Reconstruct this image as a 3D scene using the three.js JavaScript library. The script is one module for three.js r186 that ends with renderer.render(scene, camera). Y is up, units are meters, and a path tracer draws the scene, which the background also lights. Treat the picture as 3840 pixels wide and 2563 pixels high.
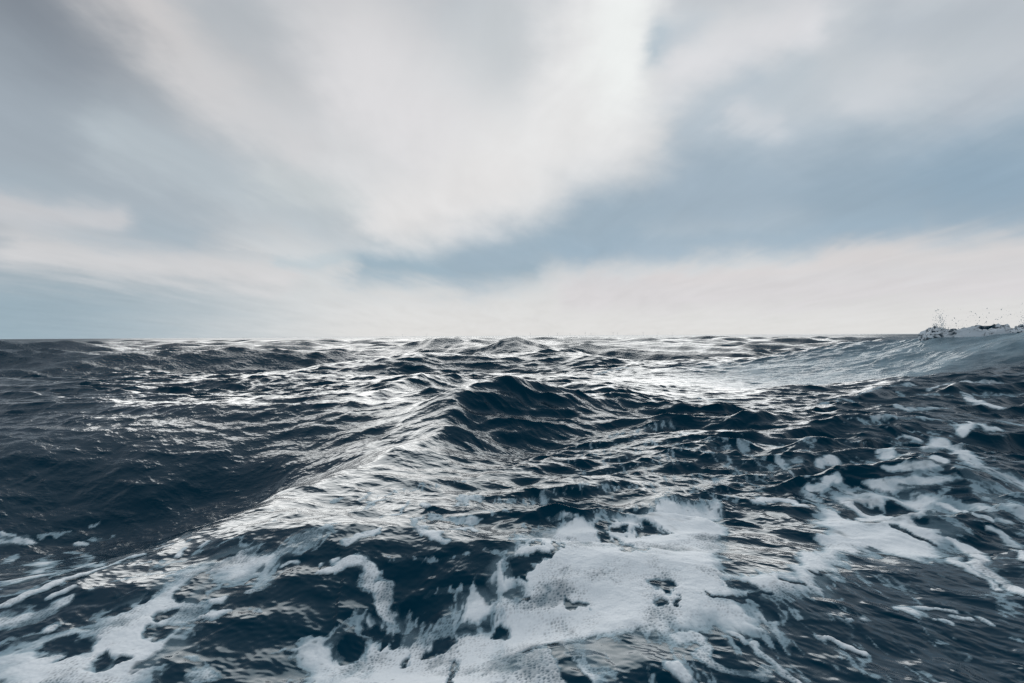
import * as THREE from 'three';

// ---------------------------------------------------------------- camera, sky, sun, exposure
const scene = new THREE.Scene();
const camera = new THREE.PerspectiveCamera(60, 3 / 2, 0.05, 60000);
camera.position.set(0, 1.5, 0);                                     // eye height above the mean sea level
camera.rotation.set(-0.0088, 0, -0.0056, 'YXZ');                    // a hint of pitch and roll, as the photograph's horizon shows
const renderer = new THREE.WebGLRenderer({ antialias: true });
renderer.toneMapping = THREE.LinearToneMapping;
renderer.toneMappingExposure = 1.66;
renderer.shadowMap.enabled = true;
const SUN_AZIMUTH = -1, SUN_HEIGHT = 5;                            // degrees; behind the brightest part of the overcast
const SKY_LEVEL = 0.6;
{
  const sun = new THREE.DirectionalLight(new THREE.Color(1, 0.97, 0.93), 1.5), a = THREE.MathUtils.degToRad(SUN_AZIMUTH), e = THREE.MathUtils.degToRad(SUN_HEIGHT);
  sun.name = 'sun';
  sun.position.set(Math.sin(a) * Math.cos(e), Math.sin(e), -Math.cos(a) * Math.cos(e)).multiplyScalar(120);
  sun.castShadow = true;
  sun.shadow.radius = 124;                                          // a sun spread wide by the cloud layer
  sun.shadow.mapSize.set(2048, 2048);
  Object.assign(sun.shadow.camera, { left: -40, right: 40, top: 40, bottom: -40, near: 1, far: 300 });
  scene.add(sun, sun.target);
}

// ---------------------------------------------------------------- noise
function makeRandom(seed) { let s = seed >>> 0; return () => { s = (s + 0x6D2B79F5) >>> 0; let t = s; t = Math.imul(t ^ (t >>> 15), t | 1); t ^= t + Math.imul(t ^ (t >>> 7), t | 61); return ((t ^ (t >>> 14)) >>> 0) / 4294967296; }; }
const permutation = new Uint8Array(512), gradX = new Float32Array(256), gradY = new Float32Array(256);
{
  const rnd = makeRandom(11), p = Array.from({ length: 256 }, (_, i) => i);
  for (let i = 255; i > 0; i--) { const j = Math.floor(rnd() * (i + 1)); [p[i], p[j]] = [p[j], p[i]]; }
  for (let i = 0; i < 512; i++) permutation[i] = p[i & 255];
  for (let i = 0; i < 256; i++) { const a = rnd() * Math.PI * 2; gradX[i] = Math.cos(a); gradY[i] = Math.sin(a); }
}
function noise(x, y) {                                   // gradient noise, about -0.7 .. 0.7, scaled to about -1 .. 1
  const ix = Math.floor(x), iy = Math.floor(y), fx = x - ix, fy = y - iy, X = ix & 255, Y = iy & 255;
  const u = fx * fx * fx * (fx * (fx * 6 - 15) + 10), v = fy * fy * fy * (fy * (fy * 6 - 15) + 10);
  const a = permutation[permutation[X] + Y], b = permutation[permutation[X + 1] + Y], c = permutation[permutation[X] + Y + 1], d = permutation[permutation[X + 1] + Y + 1];
  const n0 = gradX[a] * fx + gradY[a] * fy, n1 = gradX[b] * (fx - 1) + gradY[b] * fy, n2 = gradX[c] * fx + gradY[c] * (fy - 1), n3 = gradX[d] * (fx - 1) + gradY[d] * (fy - 1);
  const top = n0 + u * (n1 - n0), low = n2 + u * (n3 - n2);
  return 1.45 * (top + v * (low - top));
}
function fbm(x, y, octaves, gain = 0.5) { let s = 0, a = 1, t = 0; for (let i = 0; i < octaves; i++) { s += a * noise(x + i * 17.3, y - i * 9.1); t += a; a *= gain; x *= 2.03; y *= 2.03; } return s / t; }
const clamp01 = (x) => x < 0 ? 0 : x > 1 ? 1 : x;
const smooth = (a, b, x) => { const t = clamp01((x - a) / (b - a)); return t * t * (3 - 2 * t); };
const mixOf = (a, b, t) => a + (b - a) * t;

// ---------------------------------------------------------------- the shape of the sea (x to the right, d = metres out from the camera, heights in metres)
const ridges = [];
// a crest along points [x, d, height]; front is the width of the slope that falls towards the camera, back that of the far slope; sharp < 1.5 gives a cusp
function ridge(front, back, sharp, ...points) {
  const seg = [];
  for (let i = 0; i + 1 < points.length; i++) { const [ax, ad, ah] = points[i], [bx, bd, bh] = points[i + 1]; seg.push([ax, ad, ah, bx - ax, bd - ad, bh - ah, 1 / ((bx - ax) ** 2 + (bd - ad) ** 2)]); }
  const reach = 3.2 * Math.max(front, back), xs = points.map((p) => p[0]), ds = points.map((p) => p[1]);
  ridges.push({ front, back, sharp, seg, reach, x0: Math.min(...xs) - reach, x1: Math.max(...xs) + reach, d0: Math.min(...ds) - reach, d1: Math.max(...ds) + reach });
}
const swells = [];
function swell(x, d, across, along, turn, height) { const c = Math.cos(turn), s = Math.sin(turn); swells.push([x, d, c / across, s / across, -s / along, c / along, height, 3.2 * Math.max(across, along)]); }
// the deep trough on the left and the long ridge that runs from the central peak to the near left
swell(-4.9, 7.0, 3.0, 2.0, 0.5, -0.95);
swell(-3.2, 5.4, 1.5, 1.1, 0.6, -0.18);
ridge(0.75, 1.7, 1.4, [-3.7, 3.1, 0.02], [-2.75, 4.1, 0.12], [-2.1, 5.0, 0.22], [-1.75, 6.3, 0.34], [-1.4, 8.0, 0.46], [-0.8, 9.7, 0.52], [0.0, 10.7, 0.5], [0.8, 11.1, 0.42], [1.5, 11.4, 0.25]);
ridge(0.7, 1.0, 1.4, [-0.9, 10.2, 0.1], [0.1, 10.7, 0.3], [0.9, 11.0, 0.2]);
swell(-0.2, 8.6, 1.8, 0.9, 0.15, -0.2);
// textured ridge to the right of the peak
ridge(0.7, 1.2, 1.4, [1.2, 13.9, 0.2], [1.6, 13.6, 0.36], [2.1, 12.4, 0.26], [2.7, 11.2, 0.08]);
// second row of peaks, left of the middle
ridge(0.9, 1.4, 1.3, [-3.5, 9.6, 0.0], [-3.0, 11.6, 0.16], [-2.7, 14.0, 0.34], [-2.4, 15.8, 0.48], [-1.9, 16.4, 0.26]);
ridge(0.5, 0.8, 1.3, [-2.3, 11.4, 0.02], [-1.65, 12.2, 0.26], [-1.0, 12.5, 0.1]);
// third row
ridge(1.4, 2.0, 1.4, [-9.5, 28, 0.2], [-7.0, 28, 0.5], [-5.0, 28.5, 0.72], [-3.0, 29, 0.4], [-0.5, 29, 0.15]);
// two peaks that stand above the horizon
ridge(3.4, 3.0, 1.2, [-10, 46, 0.4], [-6.5, 45, 0.9], [-4.5, 44, 1.5], [-3.3, 43, 1.1], [-1.8, 41, 0.6], [-0.6, 39, 0.3]);
ridge(3.2, 3.0, 1.7, [-1.8, 38.5, 0.5], [-0.4, 38, 1.1], [0.5, 37.5, 1.35], [1.7, 36, 1.05], [3.2, 31, 0.6], [4.8, 26.5, 0.3]);
// crests on the left
ridge(1.6, 1.1, 1.4, [-20, 23, 0.1], [-15.5, 22, 0.28], [-12.6, 20.8, 0.34], [-10.8, 20, 0.2], [-8, 19.5, 0.14], [-6, 19.5, 0.05]);
swell(-10.5, 23.5, 2.2, 1.5, 0.1, -0.12);
ridge(0.9, 1.4, 1.4, [-13, 12.4, 0.14], [-8, 12.0, 0.12], [-5.2, 11.6, 0.24], [-3.9, 11.2, 0.16]);
ridge(0.7, 0.9, 1.5, [-8, 9.0, 0.06], [-5, 9.2, 0.12], [-3.6, 9.0, 0.1]);
// the tall swell on the right, whose crest breaks
ridge(4.6, 3.0, 1.7, [11.2, 29, 0.25], [12.4, 27, 0.52], [13.5, 24.5, 0.55], [14.9, 22.3, 0.9], [15.6, 20.8, 1.28], [16.1, 19, 1.6], [16.7, 17, 1.72], [17.2, 14, 1.5], [18, 11, 0.9]);
// near right: a crest with foam, chop before it, foam mounds
ridge(2.4, 1.3, 1.5, [2.8, 11.2, 0.06], [3.9, 12.2, 0.18], [6.8, 13.2, 0.33], [10, 13.6, 0.36], [12.5, 12.6, 0.3]);
ridge(0.65, 0.8, 1.4, [3.0, 9.7, 0.08], [4.6, 9.3, 0.2], [6.2, 9.1, 0.26], [7.8, 8.9, 0.26]);
ridge(0.55, 0.6, 1.4, [1.5, 8.0, 0.05], [2.6, 7.7, 0.16], [3.8, 7.6, 0.16]);
ridge(0.7, 0.8, 1.6, [3.7, 6.5, 0.12], [4.3, 6.3, 0.3], [5.4, 6.0, 0.26], [6.4, 5.4, 0.2]);
swell(1.0, 3.8, 1.2, 0.9, 0.1, 0.16);
swell(0.2, 2.9, 0.7, 0.5, -0.4, 0.06);
swell(-0.9, 3.2, 0.8, 0.5, 0.4, -0.09);
swell(2.6, 2.9, 1.0, 0.6, 0.3, -0.08);
ridge(0.95, 0.9, 1.5, [-2.3, 4.0, 0.02], [-1.5, 4.3, 0.15], [-0.6, 4.4, 0.17], [0.1, 4.6, 0.1], [0.6, 4.7, 0.03]);
swell(-0.7, 3.0, 0.9, 0.55, 0.2, -0.12);
function ridgeHeight(x, d) {
  let sum = 0;
  for (const r of ridges) {
    if (x < r.x0 || x > r.x1 || d < r.d0 || d > r.d1) continue;
    let best = 1e9, bh = 0, side = 1;
    for (const g of r.seg) {
      const px = x - g[0], pd = d - g[1];
      let t = (px * g[3] + pd * g[4]) * g[6];
      t = t < 0 ? 0 : t > 1 ? 1 : t;
      const ex = px - t * g[3], ed = pd - t * g[4], q = ex * ex + ed * ed;
      if (q < best) { best = q; bh = g[2] + t * g[5]; const cross = g[3] * pd - g[4] * px; side = (g[3] >= 0 ? cross : -cross) * Math.sqrt(g[6]); }
    }
    const dist = Math.sqrt(best), soft = 0.5 + 0.5 * side / (dist + 1e-6), w = r.front + (r.back - r.front) * soft, q = dist / w;
    sum += bh * Math.exp(-Math.pow(q * q + 0.004, r.sharp / 2)) * smooth(r.reach, 0.6 * r.reach, dist);
  }
  return sum;
}
function macroHeight(x, d) {
  const wx = 0.35 * noise(x * 0.45 + 3.1, d * 0.45) + 0.14 * noise(x * 1.3, d * 1.3 + 7.7), wd = 0.35 * noise(x * 0.45 - 8.2, d * 0.45 + 4.4) + 0.14 * noise(x * 1.3 + 5.5, d * 1.3);
  const far = smooth(6, 30, d), qx = x + wx * (1 + far), qd = d + wd * (1 + far);
  let h = ridgeHeight(qx, qd);
  for (const s of swells) {
    const px = qx - s[0], pd = qd - s[1];
    if (px > s[7] || px < -s[7] || pd > s[7] || pd < -s[7]) continue;
    const a = px * s[2] + pd * s[3], b = px * s[4] + pd * s[5];
    h += s[6] * Math.exp(-a * a - b * b);
  }
  return h;
}

// families of travelling waves with sharpened crests (Gerstner); heading 0 runs towards the camera
function waveFamily(seed, count, shortest, longest, heading, spread, steep) {
  const rnd = makeRandom(seed), list = [];
  for (let i = 0; i < count; i++) {
    const l = shortest * Math.pow(longest / shortest, (i + rnd()) / count), k = 2 * Math.PI / l, a = heading + spread * (rnd() + rnd() + rnd() - 1.5) * 1.2;
    list.push([Math.sin(a), -Math.cos(a), k, steep / k / Math.sqrt(count) * (0.6 + 0.8 * rnd()), rnd() * 6.2832, l]);
  }
  return list;
}
// fine relief of wind-ruffled water on a 12 m square that repeats: a spectrum of short waves turned into heights
function ruffleHeights(N, size, seed) {
  const rnd = makeRandom(seed), re = new Float64Array(N * N), im = new Float64Array(N * N), gauss = () => Math.sqrt(-2 * Math.log(rnd() + 1e-9)) * Math.cos(6.2832 * rnd());
  for (let y = 0; y < N; y++) for (let x = 0; x < N; x++) {
    const fx = x < N / 2 ? x : x - N, fy = y < N / 2 ? y : y - N, f = Math.hypot(fx, fy) / size;      // waves per metre
    if (f < 1.2 || f > 45) continue;
    const c = (fx * 0.42 + fy * 0.91) / (f * size), dir = 0.25 + 0.75 * c * c, a = Math.pow(f, -2.05) * dir * smooth(1.2, 2.6, f) * (1 - smooth(25, 45, f));
    re[y * N + x] = a * gauss(); im[y * N + x] = a * gauss();
  }
  const line = (a, b, at, step) => {                                  // in-place FFT of one row or column
    const r = new Float64Array(N), m = new Float64Array(N), bits = Math.log2(N);
    for (let i = 0; i < N; i++) { let j = 0; for (let k = 0; k < bits; k++) j |= ((i >> k) & 1) << (bits - 1 - k); r[j] = a[at + i * step]; m[j] = b[at + i * step]; }
    for (let len = 2; len <= N; len *= 2) {
      const h = len / 2;
      for (let k = 0; k < h; k++) {
        const wr = Math.cos(-2 * Math.PI * k / len), wi = Math.sin(-2 * Math.PI * k / len);
        for (let i = k; i < N; i += len) { const xr = r[i + h] * wr - m[i + h] * wi, xi = r[i + h] * wi + m[i + h] * wr; r[i + h] = r[i] - xr; m[i + h] = m[i] - xi; r[i] += xr; m[i] += xi; }
      }
    }
    for (let i = 0; i < N; i++) { a[at + i * step] = r[i]; b[at + i * step] = m[i]; }
  };
  for (let y = 0; y < N; y++) line(re, im, y * N, 1);
  for (let x = 0; x < N; x++) line(re, im, x, N);
  let sd = 0; for (let i = 0; i < N * N; i++) sd += re[i] * re[i]; sd = Math.sqrt(sd / (N * N));
  const heights = new Float32Array(N * N);
  for (let i = 0; i < N * N; i++) { const h = re[i] / sd; heights[i] = h + 0.18 * h * h; }
  return heights;
}
const RUFFLE_SIDE = 2048, RUFFLE_METRES = 8;
const ruffles = [{ n: RUFFLE_SIDE, h: ruffleHeights(RUFFLE_SIDE, RUFFLE_METRES, 77) }];
while (ruffles.length < 5) {                                          // coarser versions for coarser meshes
  const { n, h } = ruffles[ruffles.length - 1], m = n / 2, g = new Float32Array(m * m);
  for (let y = 0; y < m; y++) for (let x = 0; x < m; x++) g[y * m + x] = (h[2 * y * n + 2 * x] + h[2 * y * n + 2 * x + 1] + h[(2 * y + 1) * n + 2 * x] + h[(2 * y + 1) * n + 2 * x + 1]) / 4;
  ruffles.push({ n: m, h: g });
}
function ruffleAt(x, y, level) {                                      // x, y in metres
  const { n, h } = ruffles[level], mask = n - 1, u = x / RUFFLE_METRES * n, v = y / RUFFLE_METRES * n, ix = Math.floor(u), iy = Math.floor(v), fx = u - ix, fy = v - iy;
  const a = (iy & mask) * n, b = ((iy + 1) & mask) * n, p = ix & mask, q = (ix + 1) & mask;
  return (h[a + p] * (1 - fx) + h[a + q] * fx) * (1 - fy) + (h[b + p] * (1 - fx) + h[b + q] * fx) * fy;
}
const RUFFLE_STRENGTH = 1.9;
const chopWaves = waveFamily(5, 36, 0.26, 1.5, 0.2, 0.75, 0.56);
const rippleWaves = waveFamily(9, 26, 0.1, 0.42, -0.35, 0.9, 0.24);
const seaWaves = waveFamily(21, 30, 1.9, 26, 0.25, 0.8, 0.40);
function addWaves(list, x, d, amount, sharp, finest, out) {
  for (const w of list) {
    const fade = smooth(2.2, 4.5, w[5] / finest);
    if (fade <= 0) continue;
    const ph = w[2] * (w[0] * x + w[1] * d) + w[4], a = w[3] * amount * fade, c = a * sharp * Math.sin(ph);
    out[0] -= w[0] * c; out[1] -= w[1] * c; out[2] += a * Math.cos(ph);
  }
}
// how choppy: calm silky slope of the big swell on the right, fine wrinkles on the left, steep chop in the middle and right foreground
function chopAmount(x, d) {
  const n = 0.75 + 0.5 * noise(x * 0.33 + 40, d * 0.33 - 12);
  let c = 0.30 + 0.32 * smooth(-1.5, 0.5, x) + 0.45 * smooth(-2.4, 0.6, x - (7 - d) * -0.25) * smooth(3.2, 5, d);
  c *= 1 - 0.28 * smooth(5.2, 4.0, d);
  c = mixOf(c, 0.85, smooth(9, 15, d));
  const face = Math.exp(-(((x - 10.5) / 7) ** 2)) * Math.exp(-(((d - 18) / 4.4) ** 2));
  c *= 1 - 0.86 * clamp01(1.5 * face);
  const valley = Math.exp(-(((x + 4.6) / 3) ** 2) - (((d - 7) / 3) ** 2));
  c *= 1 - 0.4 * valley;
  return c * n;
}
// position of the sea surface for the resting point (x, d); finest is the mesh spacing there
function seaPoint(x, d, finest, out) {
  const r = Math.hypot(x, d), far = smooth(13, 42, r), chop = chopAmount(x, d);
  const wx = x + 0.10 * noise(x * 2.1, d * 2.1 + 3), wd = d + 0.10 * noise(x * 2.1 + 9, d * 2.1);
  out[0] = x; out[1] = d; out[2] = macroHeight(x, d);
  addWaves(seaWaves, x, d, 0.12 + 0.72 * far, 0.75, finest, out);
  if (finest < 0.9) addWaves(chopWaves, wx, wd, chop, 0.72, finest, out);
  if (finest < 0.2) addWaves(rippleWaves, wx, wd, (0.1 + 0.5 * chop) * (0.6 + 0.6 * noise(x * 0.8 + 5, d * 0.8)), 0.6, finest, out);
  // wind ruffles: crossed and short in the middle, long fine wrinkles that climb the slopes on the left, hardly any on the silky slope
  const level = finest < 0.012 ? 0 : finest < 0.025 ? 1 : finest < 0.05 ? 2 : finest < 0.12 ? 3 : 4, drawn = smooth(1.5, -2.5, x), gust = 0.7 + 0.6 * noise(x * 0.6 - 30, d * 0.42 + 8);
  const ca = wx * 0.72 + wd * 0.69, cc = wx * 0.69 - wd * 0.72, plain = ruffleAt(wx, wd, level);
  const ruffle = drawn > 0.01 ? mixOf(plain, ruffleAt(cc * 1.05 + 3, ca * 0.42, level), drawn) : plain;
  out[2] += 0.0046 * RUFFLE_STRENGTH * ruffle * gust * (0.25 + 0.85 * Math.min(1, chop * 1.4));
  return out;
}

// ---------------------------------------------------------------- the overcast sky: cloud streaks by azimuth and height in degrees, wind-drawn towards the horizon
{
  const W = 4096, H = W / 2, data = new Float32Array(W * H * 4), lin = (hex) => { const c = new THREE.Color(hex); return [c.r, c.g, c.b]; };
  const streaks = [];
  const streak = (a0, e0, a1, e1, width, color, weight) => streaks.push([a0, e0, a1 - a0, e1 - e0, width, lin(color), weight]);
  streak(-40.86, 26.07, -39.38, 20.54, 12.53, '#7e8690', 1);
  streak(-41.81, 16.19, -29.06, 12.91, 5.7, '#9faab4', 0.95);
  streak(-42.27, 10.76, -29.06, 7.92, 2.66, '#a5b4bf', 0.85);
  streak(-32.78, 27.39, -25.73, 21.89, 3.04, '#d2cfcf', 0.85);
  streak(-25.73, 21.89, -20.01, 17.11, 2.66, '#cfcfd1', 0.7);
  streak(-25.04, 26.75, -17.74, 22.29, 3.8, '#aeb4ba', 0.9);
  streak(-16.97, 27.98, -11.43, 27.25, 4.56, '#c9c9cb', 0.6);
  streak(-32.78, 15.47, -16.97, 10.16, 2.85, '#b6c0c7', 0.85);
  streak(-21.48, 13.3, -14.63, 12.61, 1.52, '#c3cacd', 0.7);
  streak(-42.73, 9.19, -33.96, 9.61, 1.14, '#d0cfd1', 0.7);
  streak(-40.37, 6.51, -21.48, 5.09, 1.52, '#d5d4d5', 0.8);
  streak(-22.21, 6.81, -14.63, 6.87, 0.68, '#bcc9d0', 0.7);
  streak(-13.44, 22.34, -5.24, 16.84, 6.46, '#dbdadc', 0.9);
  streak(9.43, 28.61, 7.36, 20.83, 7.21, '#e2e2e3', 0.9);
  streak(7.36, 20.83, -1.03, 15.32, 5.7, '#e2e2e2', 0.9);
  streak(-1.03, 15.32, -11.43, 11.17, 3.04, '#e0dfdf', 0.9);
  streak(11.06, 29.11, 10.66, 23.84, 3.42, '#ecefee', 0.9);
  streak(-1.88, 28.32, -0.61, 25.99, 3.8, '#c2c7cb', 0.85);
  streak(21.15, 16.78, 40.86, 13.63, 4.56, '#b2bfca', 0.8);
  streak(29.73, 23.74, 37.06, 22.54, 4.94, '#b9c1c8', 0.8);
  streak(17.4, 23.87, 27.45, 25.14, 2.28, '#dcdcdf', 0.8);
  streak(15.26, 26.44, 14.67, 25.18, 1.29, '#b0bfc9', 0.9);
  streak(17.4, 26.98, 16.24, 26, 1.52, '#bdc6ce', 0.7);
  streak(21.89, 20.73, 18.16, 18.55, 2.66, '#b4c0ca', 0.85);
  streak(26.78, 21.47, 23.32, 19.67, 1.9, '#b9c3cb', 0.8);
  streak(33.4, 24.08, 42.75, 21.94, 2.28, '#b4bcc4', 0.8);
  streak(37.06, 16.57, 40.86, 18.35, 2.28, '#b9c0c8', 0.7);
  streak(21.15, 19.09, 24.38, 17.97, 1.29, '#cfd3d8', 0.85);
  streak(31.29, 19.01, 34.28, 19.96, 1.9, '#ccd0d5', 0.75);
  streak(-14.23, 6.59, 1.08, 6.71, 1.9, '#9fb3c0', 1);
  streak(-3.98, 7.39, 10.25, 10.29, 2.58, '#9db0be', 1);
  streak(8.61, 10.95, 21.89, 12.67, 3.49, '#9eb0be', 1);
  streak(18.16, 13.36, 31.29, 11.64, 3.61, '#a0b1bf', 1);
  streak(29.73, 11.48, 43.21, 11.08, 4.56, '#97aab9', 1);
  streak(5.28, 7.98, 32.81, 8.69, 1.52, '#9cb1c1', 0.8);
  streak(37.06, 11.5, 43.21, 11.67, 3.42, '#90a7b9', 0.8);
  streak(6.12, 4.86, 19.3, 5.53, 0.76, '#cfcfd2', 0.6);
  streak(13.48, 5.12, 31.29, 5.8, 0.76, '#d8d4d4', 0.75);
  streak(28.11, 6.22, 43.21, 5.97, 1.29, '#d5d2d2', 0.85);
  streak(5.28, 3.83, 43.21, 3.83, 1.52, '#d5d2d4', 0.8);
  const horizon = lin('#dedddb'), low = lin('#d8dadb'), high = lin('#cdd0d3'), steel = lin('#9cb1bd'), dull = lin('#5f7b91');  // dull: darker, bluer sky beyond the view, set to darken the water's reflections
  const deg = 180 / Math.PI;
  for (let row = 0; row < H; row++) {
    const el = ((row + 0.5) / H - 0.5) * Math.PI, y = Math.sin(el), ce = Math.cos(el);
    for (let col = 0; col < W; col++) {
      const ro = ((col + 0.5) / W - 0.5) * 2 * Math.PI, x = Math.cos(ro) * ce, z = Math.sin(ro) * ce, o = (row * W + col) * 4;
      data[o + 3] = 1;
      if (el < -0.02) { data[o] = 0.25; data[o + 1] = 0.3; data[o + 2] = 0.34; continue; }
      const k = 1 / (Math.max(0, y) + 0.07), cx = x * k, cz = z * k;               // where the sight line meets the cloud layer
      const bend = 0.35 * fbm(cx * 0.7 + 4, cz * 0.4 - 6, 3), drawn = fbm(cx * 1.1 + 0.12 * cz + bend, cz * 0.28 + 3, 5, 0.55), soft = fbm(cx * 0.5 + 8, cz * 0.3, 3);
      const fine = fbm(cx * 3.1 + 20 + 2 * bend, cz * 0.9, 6, 0.6), wisp = 1 - 2.6 * Math.abs(fbm(cx * 2.3 + bend * 3, cz * 0.45 + 11, 6, 0.58));
      const az = Math.atan2(x, -z) * deg, curl = fbm(az * 0.16 + el * 6, el * deg * 0.3, 6, 0.56), curls = fbm(az * 0.16 - 31, el * deg * 0.3 + el * 3 + 17, 6, 0.56), lift = smooth(0, 12, el * deg);
      const h = el * deg + 1.0 * drawn + 0.8 * fine + 1.3 * curl * lift, a = az + 1.8 * soft + 1.6 * fine + 2.2 * curls * lift;
      const t = clamp01(h / 30), west = smooth(-10, -42, a) * smooth(11, 2.5, h);
      const c = [0, 1, 2].map((i) => t < 0.25 ? mixOf(mixOf(horizon[i], low[i], t * 4), steel[i], west) : mixOf(low[i], high[i], (t - 0.25) / 0.75));
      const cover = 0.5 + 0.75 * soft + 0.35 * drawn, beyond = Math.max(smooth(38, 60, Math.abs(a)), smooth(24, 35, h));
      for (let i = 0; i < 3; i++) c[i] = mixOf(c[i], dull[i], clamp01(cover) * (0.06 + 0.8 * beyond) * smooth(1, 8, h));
      if (Math.abs(a) < 75 && h < 60) for (const s of streaks) {
        const pa = a - s[0], pe = h - s[1];
        const u = clamp01((pa * s[2] + pe * s[3]) / (s[2] * s[2] + s[3] * s[3])), da = pa - u * s[2], de = pe - u * s[3], q = (da * da + de * de) / (s[4] * s[4]);
        if (q > 6) continue;
        const w = s[6] * Math.exp(-Math.pow(q, 1.05));
        for (let i = 0; i < 3; i++) c[i] = mixOf(c[i], s[5][i], w);
      }
      const grain = 1 + 0.05 * fine + 0.035 * drawn + 0.03 * wisp + 0.035 * curl;
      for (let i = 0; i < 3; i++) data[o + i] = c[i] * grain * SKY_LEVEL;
    }
  }
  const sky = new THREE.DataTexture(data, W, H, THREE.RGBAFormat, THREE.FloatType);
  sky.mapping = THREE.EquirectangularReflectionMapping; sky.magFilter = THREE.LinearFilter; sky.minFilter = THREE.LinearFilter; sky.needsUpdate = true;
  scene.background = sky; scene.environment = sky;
}

// ---------------------------------------------------------------- foam: where it drifts on the water
const foamItems = [], foamGaps = [];
const DEGREE = { dense: 1, solid: 0.82, broken: 0.56, faint: 0.4 };
function bounds(points, r) { const xs = points.map((p) => p[0]), ds = points.map((p) => p[1]); return { x0: Math.min(...xs) - r, x1: Math.max(...xs) + r, d0: Math.min(...ds) - r, d1: Math.max(...ds) + r }; }
function foamStroke(kind, ...points) { foamItems.push({ kind, points, strength: DEGREE[kind], ...bounds(points, 2 * Math.max(...points.map((p) => p[2]))) }); }
function foamSheet(kind, ...points) { foamItems.push({ kind, points, strength: DEGREE[kind], closed: true, ...bounds(points, 0.3) }); }
function foamGap(...points) { foamGaps.push({ points, ...bounds(points, 2 * Math.max(...points.map((p) => p[2]))) }); }
function foamHole(...points) { foamGaps.push({ points, closed: true, ...bounds(points, 0.3) }); }
foamSheet('dense', [-1.32, 4.29], [-1.45, 4.2], [-1.55, 4.1], [-1.62, 4.01], [-1.82, 4.14], [-1.95, 4.1], [-2.03, 4.02], [-2.18, 3.91], [-2.17, 3.7], [-2.13, 3.53], [-2.18, 3.43], [-2.26, 3.35], [-2.27, 3.26], [-2.27, 3.17], [-2.37, 3.13], [-2.46, 3.05], [-2.48, 2.9], [-2.52, 2.86], [-2.28, 2.59], [-1.7, 2.64], [-1.75, 2.76], [-1.76, 2.83], [-1.73, 2.91], [-1.71, 2.98], [-1.65, 3.04], [-1.77, 3.15], [-1.86, 3.23], [-1.83, 3.34], [-1.8, 3.43], [-1.87, 3.49], [-1.87, 3.6], [-1.83, 3.74], [-1.76, 3.71], [-1.69, 3.77], [-1.59, 3.69], [-1.56, 3.56], [-1.5, 3.59], [-1.52, 3.8], [-1.54, 3.94], [-1.4, 4.03], [-1.33, 4.11]);
foamGap([-1.97, 3.77, 0.05], [-1.95, 3.62, 0.05], [-1.95, 3.5, 0.04]);
foamGap([-1.95, 3.97, 0.03], [-1.92, 3.98, 0.02]);
foamGap([-1.75, 4.05, 0.03]);
foamGap([-2.21, 3.35, 0.04], [-2.19, 3.37, 0.03]);
foamGap([-1.85, 3.16, 0.05]);
foamGap([-2.11, 3.44, 0.02], [-2.11, 3.51, 0.03]);
foamGap([-2.28, 2.99, 0.08], [-2.19, 2.94, 0.06], [-2.23, 2.89, 0.04]);
foamGap([-1.98, 2.89, 0.08], [-2.04, 2.93, 0.04]);
foamGap([-1.92, 3.31, 0.05]);
foamGap([-1.89, 2.94, 0.04]);
foamGap([-2.28, 3.06, 0.03]);
foamGap([-2.31, 3.22, 0.04]);
foamStroke('solid', [-2.66, 4.23, 0.02], [-2.74, 4.21, 0.02], [-2.77, 4.05, 0.02], [-2.71, 3.83, 0.02], [-2.77, 3.65, 0.03], [-2.83, 3.49, 0.03], [-2.88, 3.36, 0.03], [-2.9, 3.32, 0.02]);
foamStroke('solid', [-2.8, 3.21, 0.09], [-2.67, 3.22, 0.09], [-2.64, 3.28, 0.07], [-2.61, 3.36, 0.05], [-2.58, 3.44, 0.03]);
foamStroke('solid', [-2.63, 3.59, 0.02], [-2.66, 3.5, 0.04], [-2.69, 3.46, 0.02]);
foamStroke('solid', [-2.47, 3.16, 0.03], [-2.45, 3.21, 0.02]);
foamStroke('solid', [-5.98, 6.82, 0.12], [-5.8, 6.9, 0.12], [-5.59, 6.91, 0.04]);
foamStroke('solid', [-6.02, 6.95, 0.03], [-5.93, 6.97, 0.05]);
foamSheet('solid', [-3.6, 4.36], [-5.13, 6.25], [-5.32, 6.77], [-3.17, 4.07], [-2.88, 3.78], [-4.84, 6.62], [-2.83, 3.98], [-2.87, 4.2], [-2.97, 4.18], [-3.21, 4.23], [-2.97, 3.73], [-3.12, 3.63], [-3.18, 3.64], [-3.25, 3.7]);
foamStroke('broken', [-5.17, 6.81, 0.05], [-4.91, 6.77, 0.05], [-2.77, 3.92, 0.03], [-2.98, 4.33, 0.02]);
foamStroke('solid', [-5.24, 7.07, 0.04], [-5.09, 7.04, 0.03]);
foamStroke('broken', [-5.12, 7.15, 0.05], [-4.95, 7.2, 0.03], [-4.95, 7.3, 0.03]);
foamStroke('broken', [-5.33, 7.44, 0.03], [-5.26, 7.49, 0.02]);
foamStroke('faint', [-5.6, 7.08, 0.07], [-5.42, 7.2, 0.07], [-4.92, 7.17, 0.1]);
foamStroke('broken', [-3.09, 4.76, 0.02], [-2.97, 4.84, 0.02], [-2.68, 4.66, 0.02]);
foamStroke('solid', [-2.33, 4.11, 0.04], [-2.35, 4.22, 0.03]);
foamStroke('solid', [-2.23, 4.24, 0.03], [-2.21, 4.29, 0.03]);
foamStroke('solid', [-2.63, 4.35, 0.02], [-2.59, 4.39, 0.02], [-2.53, 4.41, 0.02]);
foamStroke('solid', [-2.51, 3.93, 0.02], [-2.49, 4, 0.02]);
foamStroke('faint', [-2.51, 4.08, 0.02], [-2.43, 4.13, 0.02]);
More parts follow.
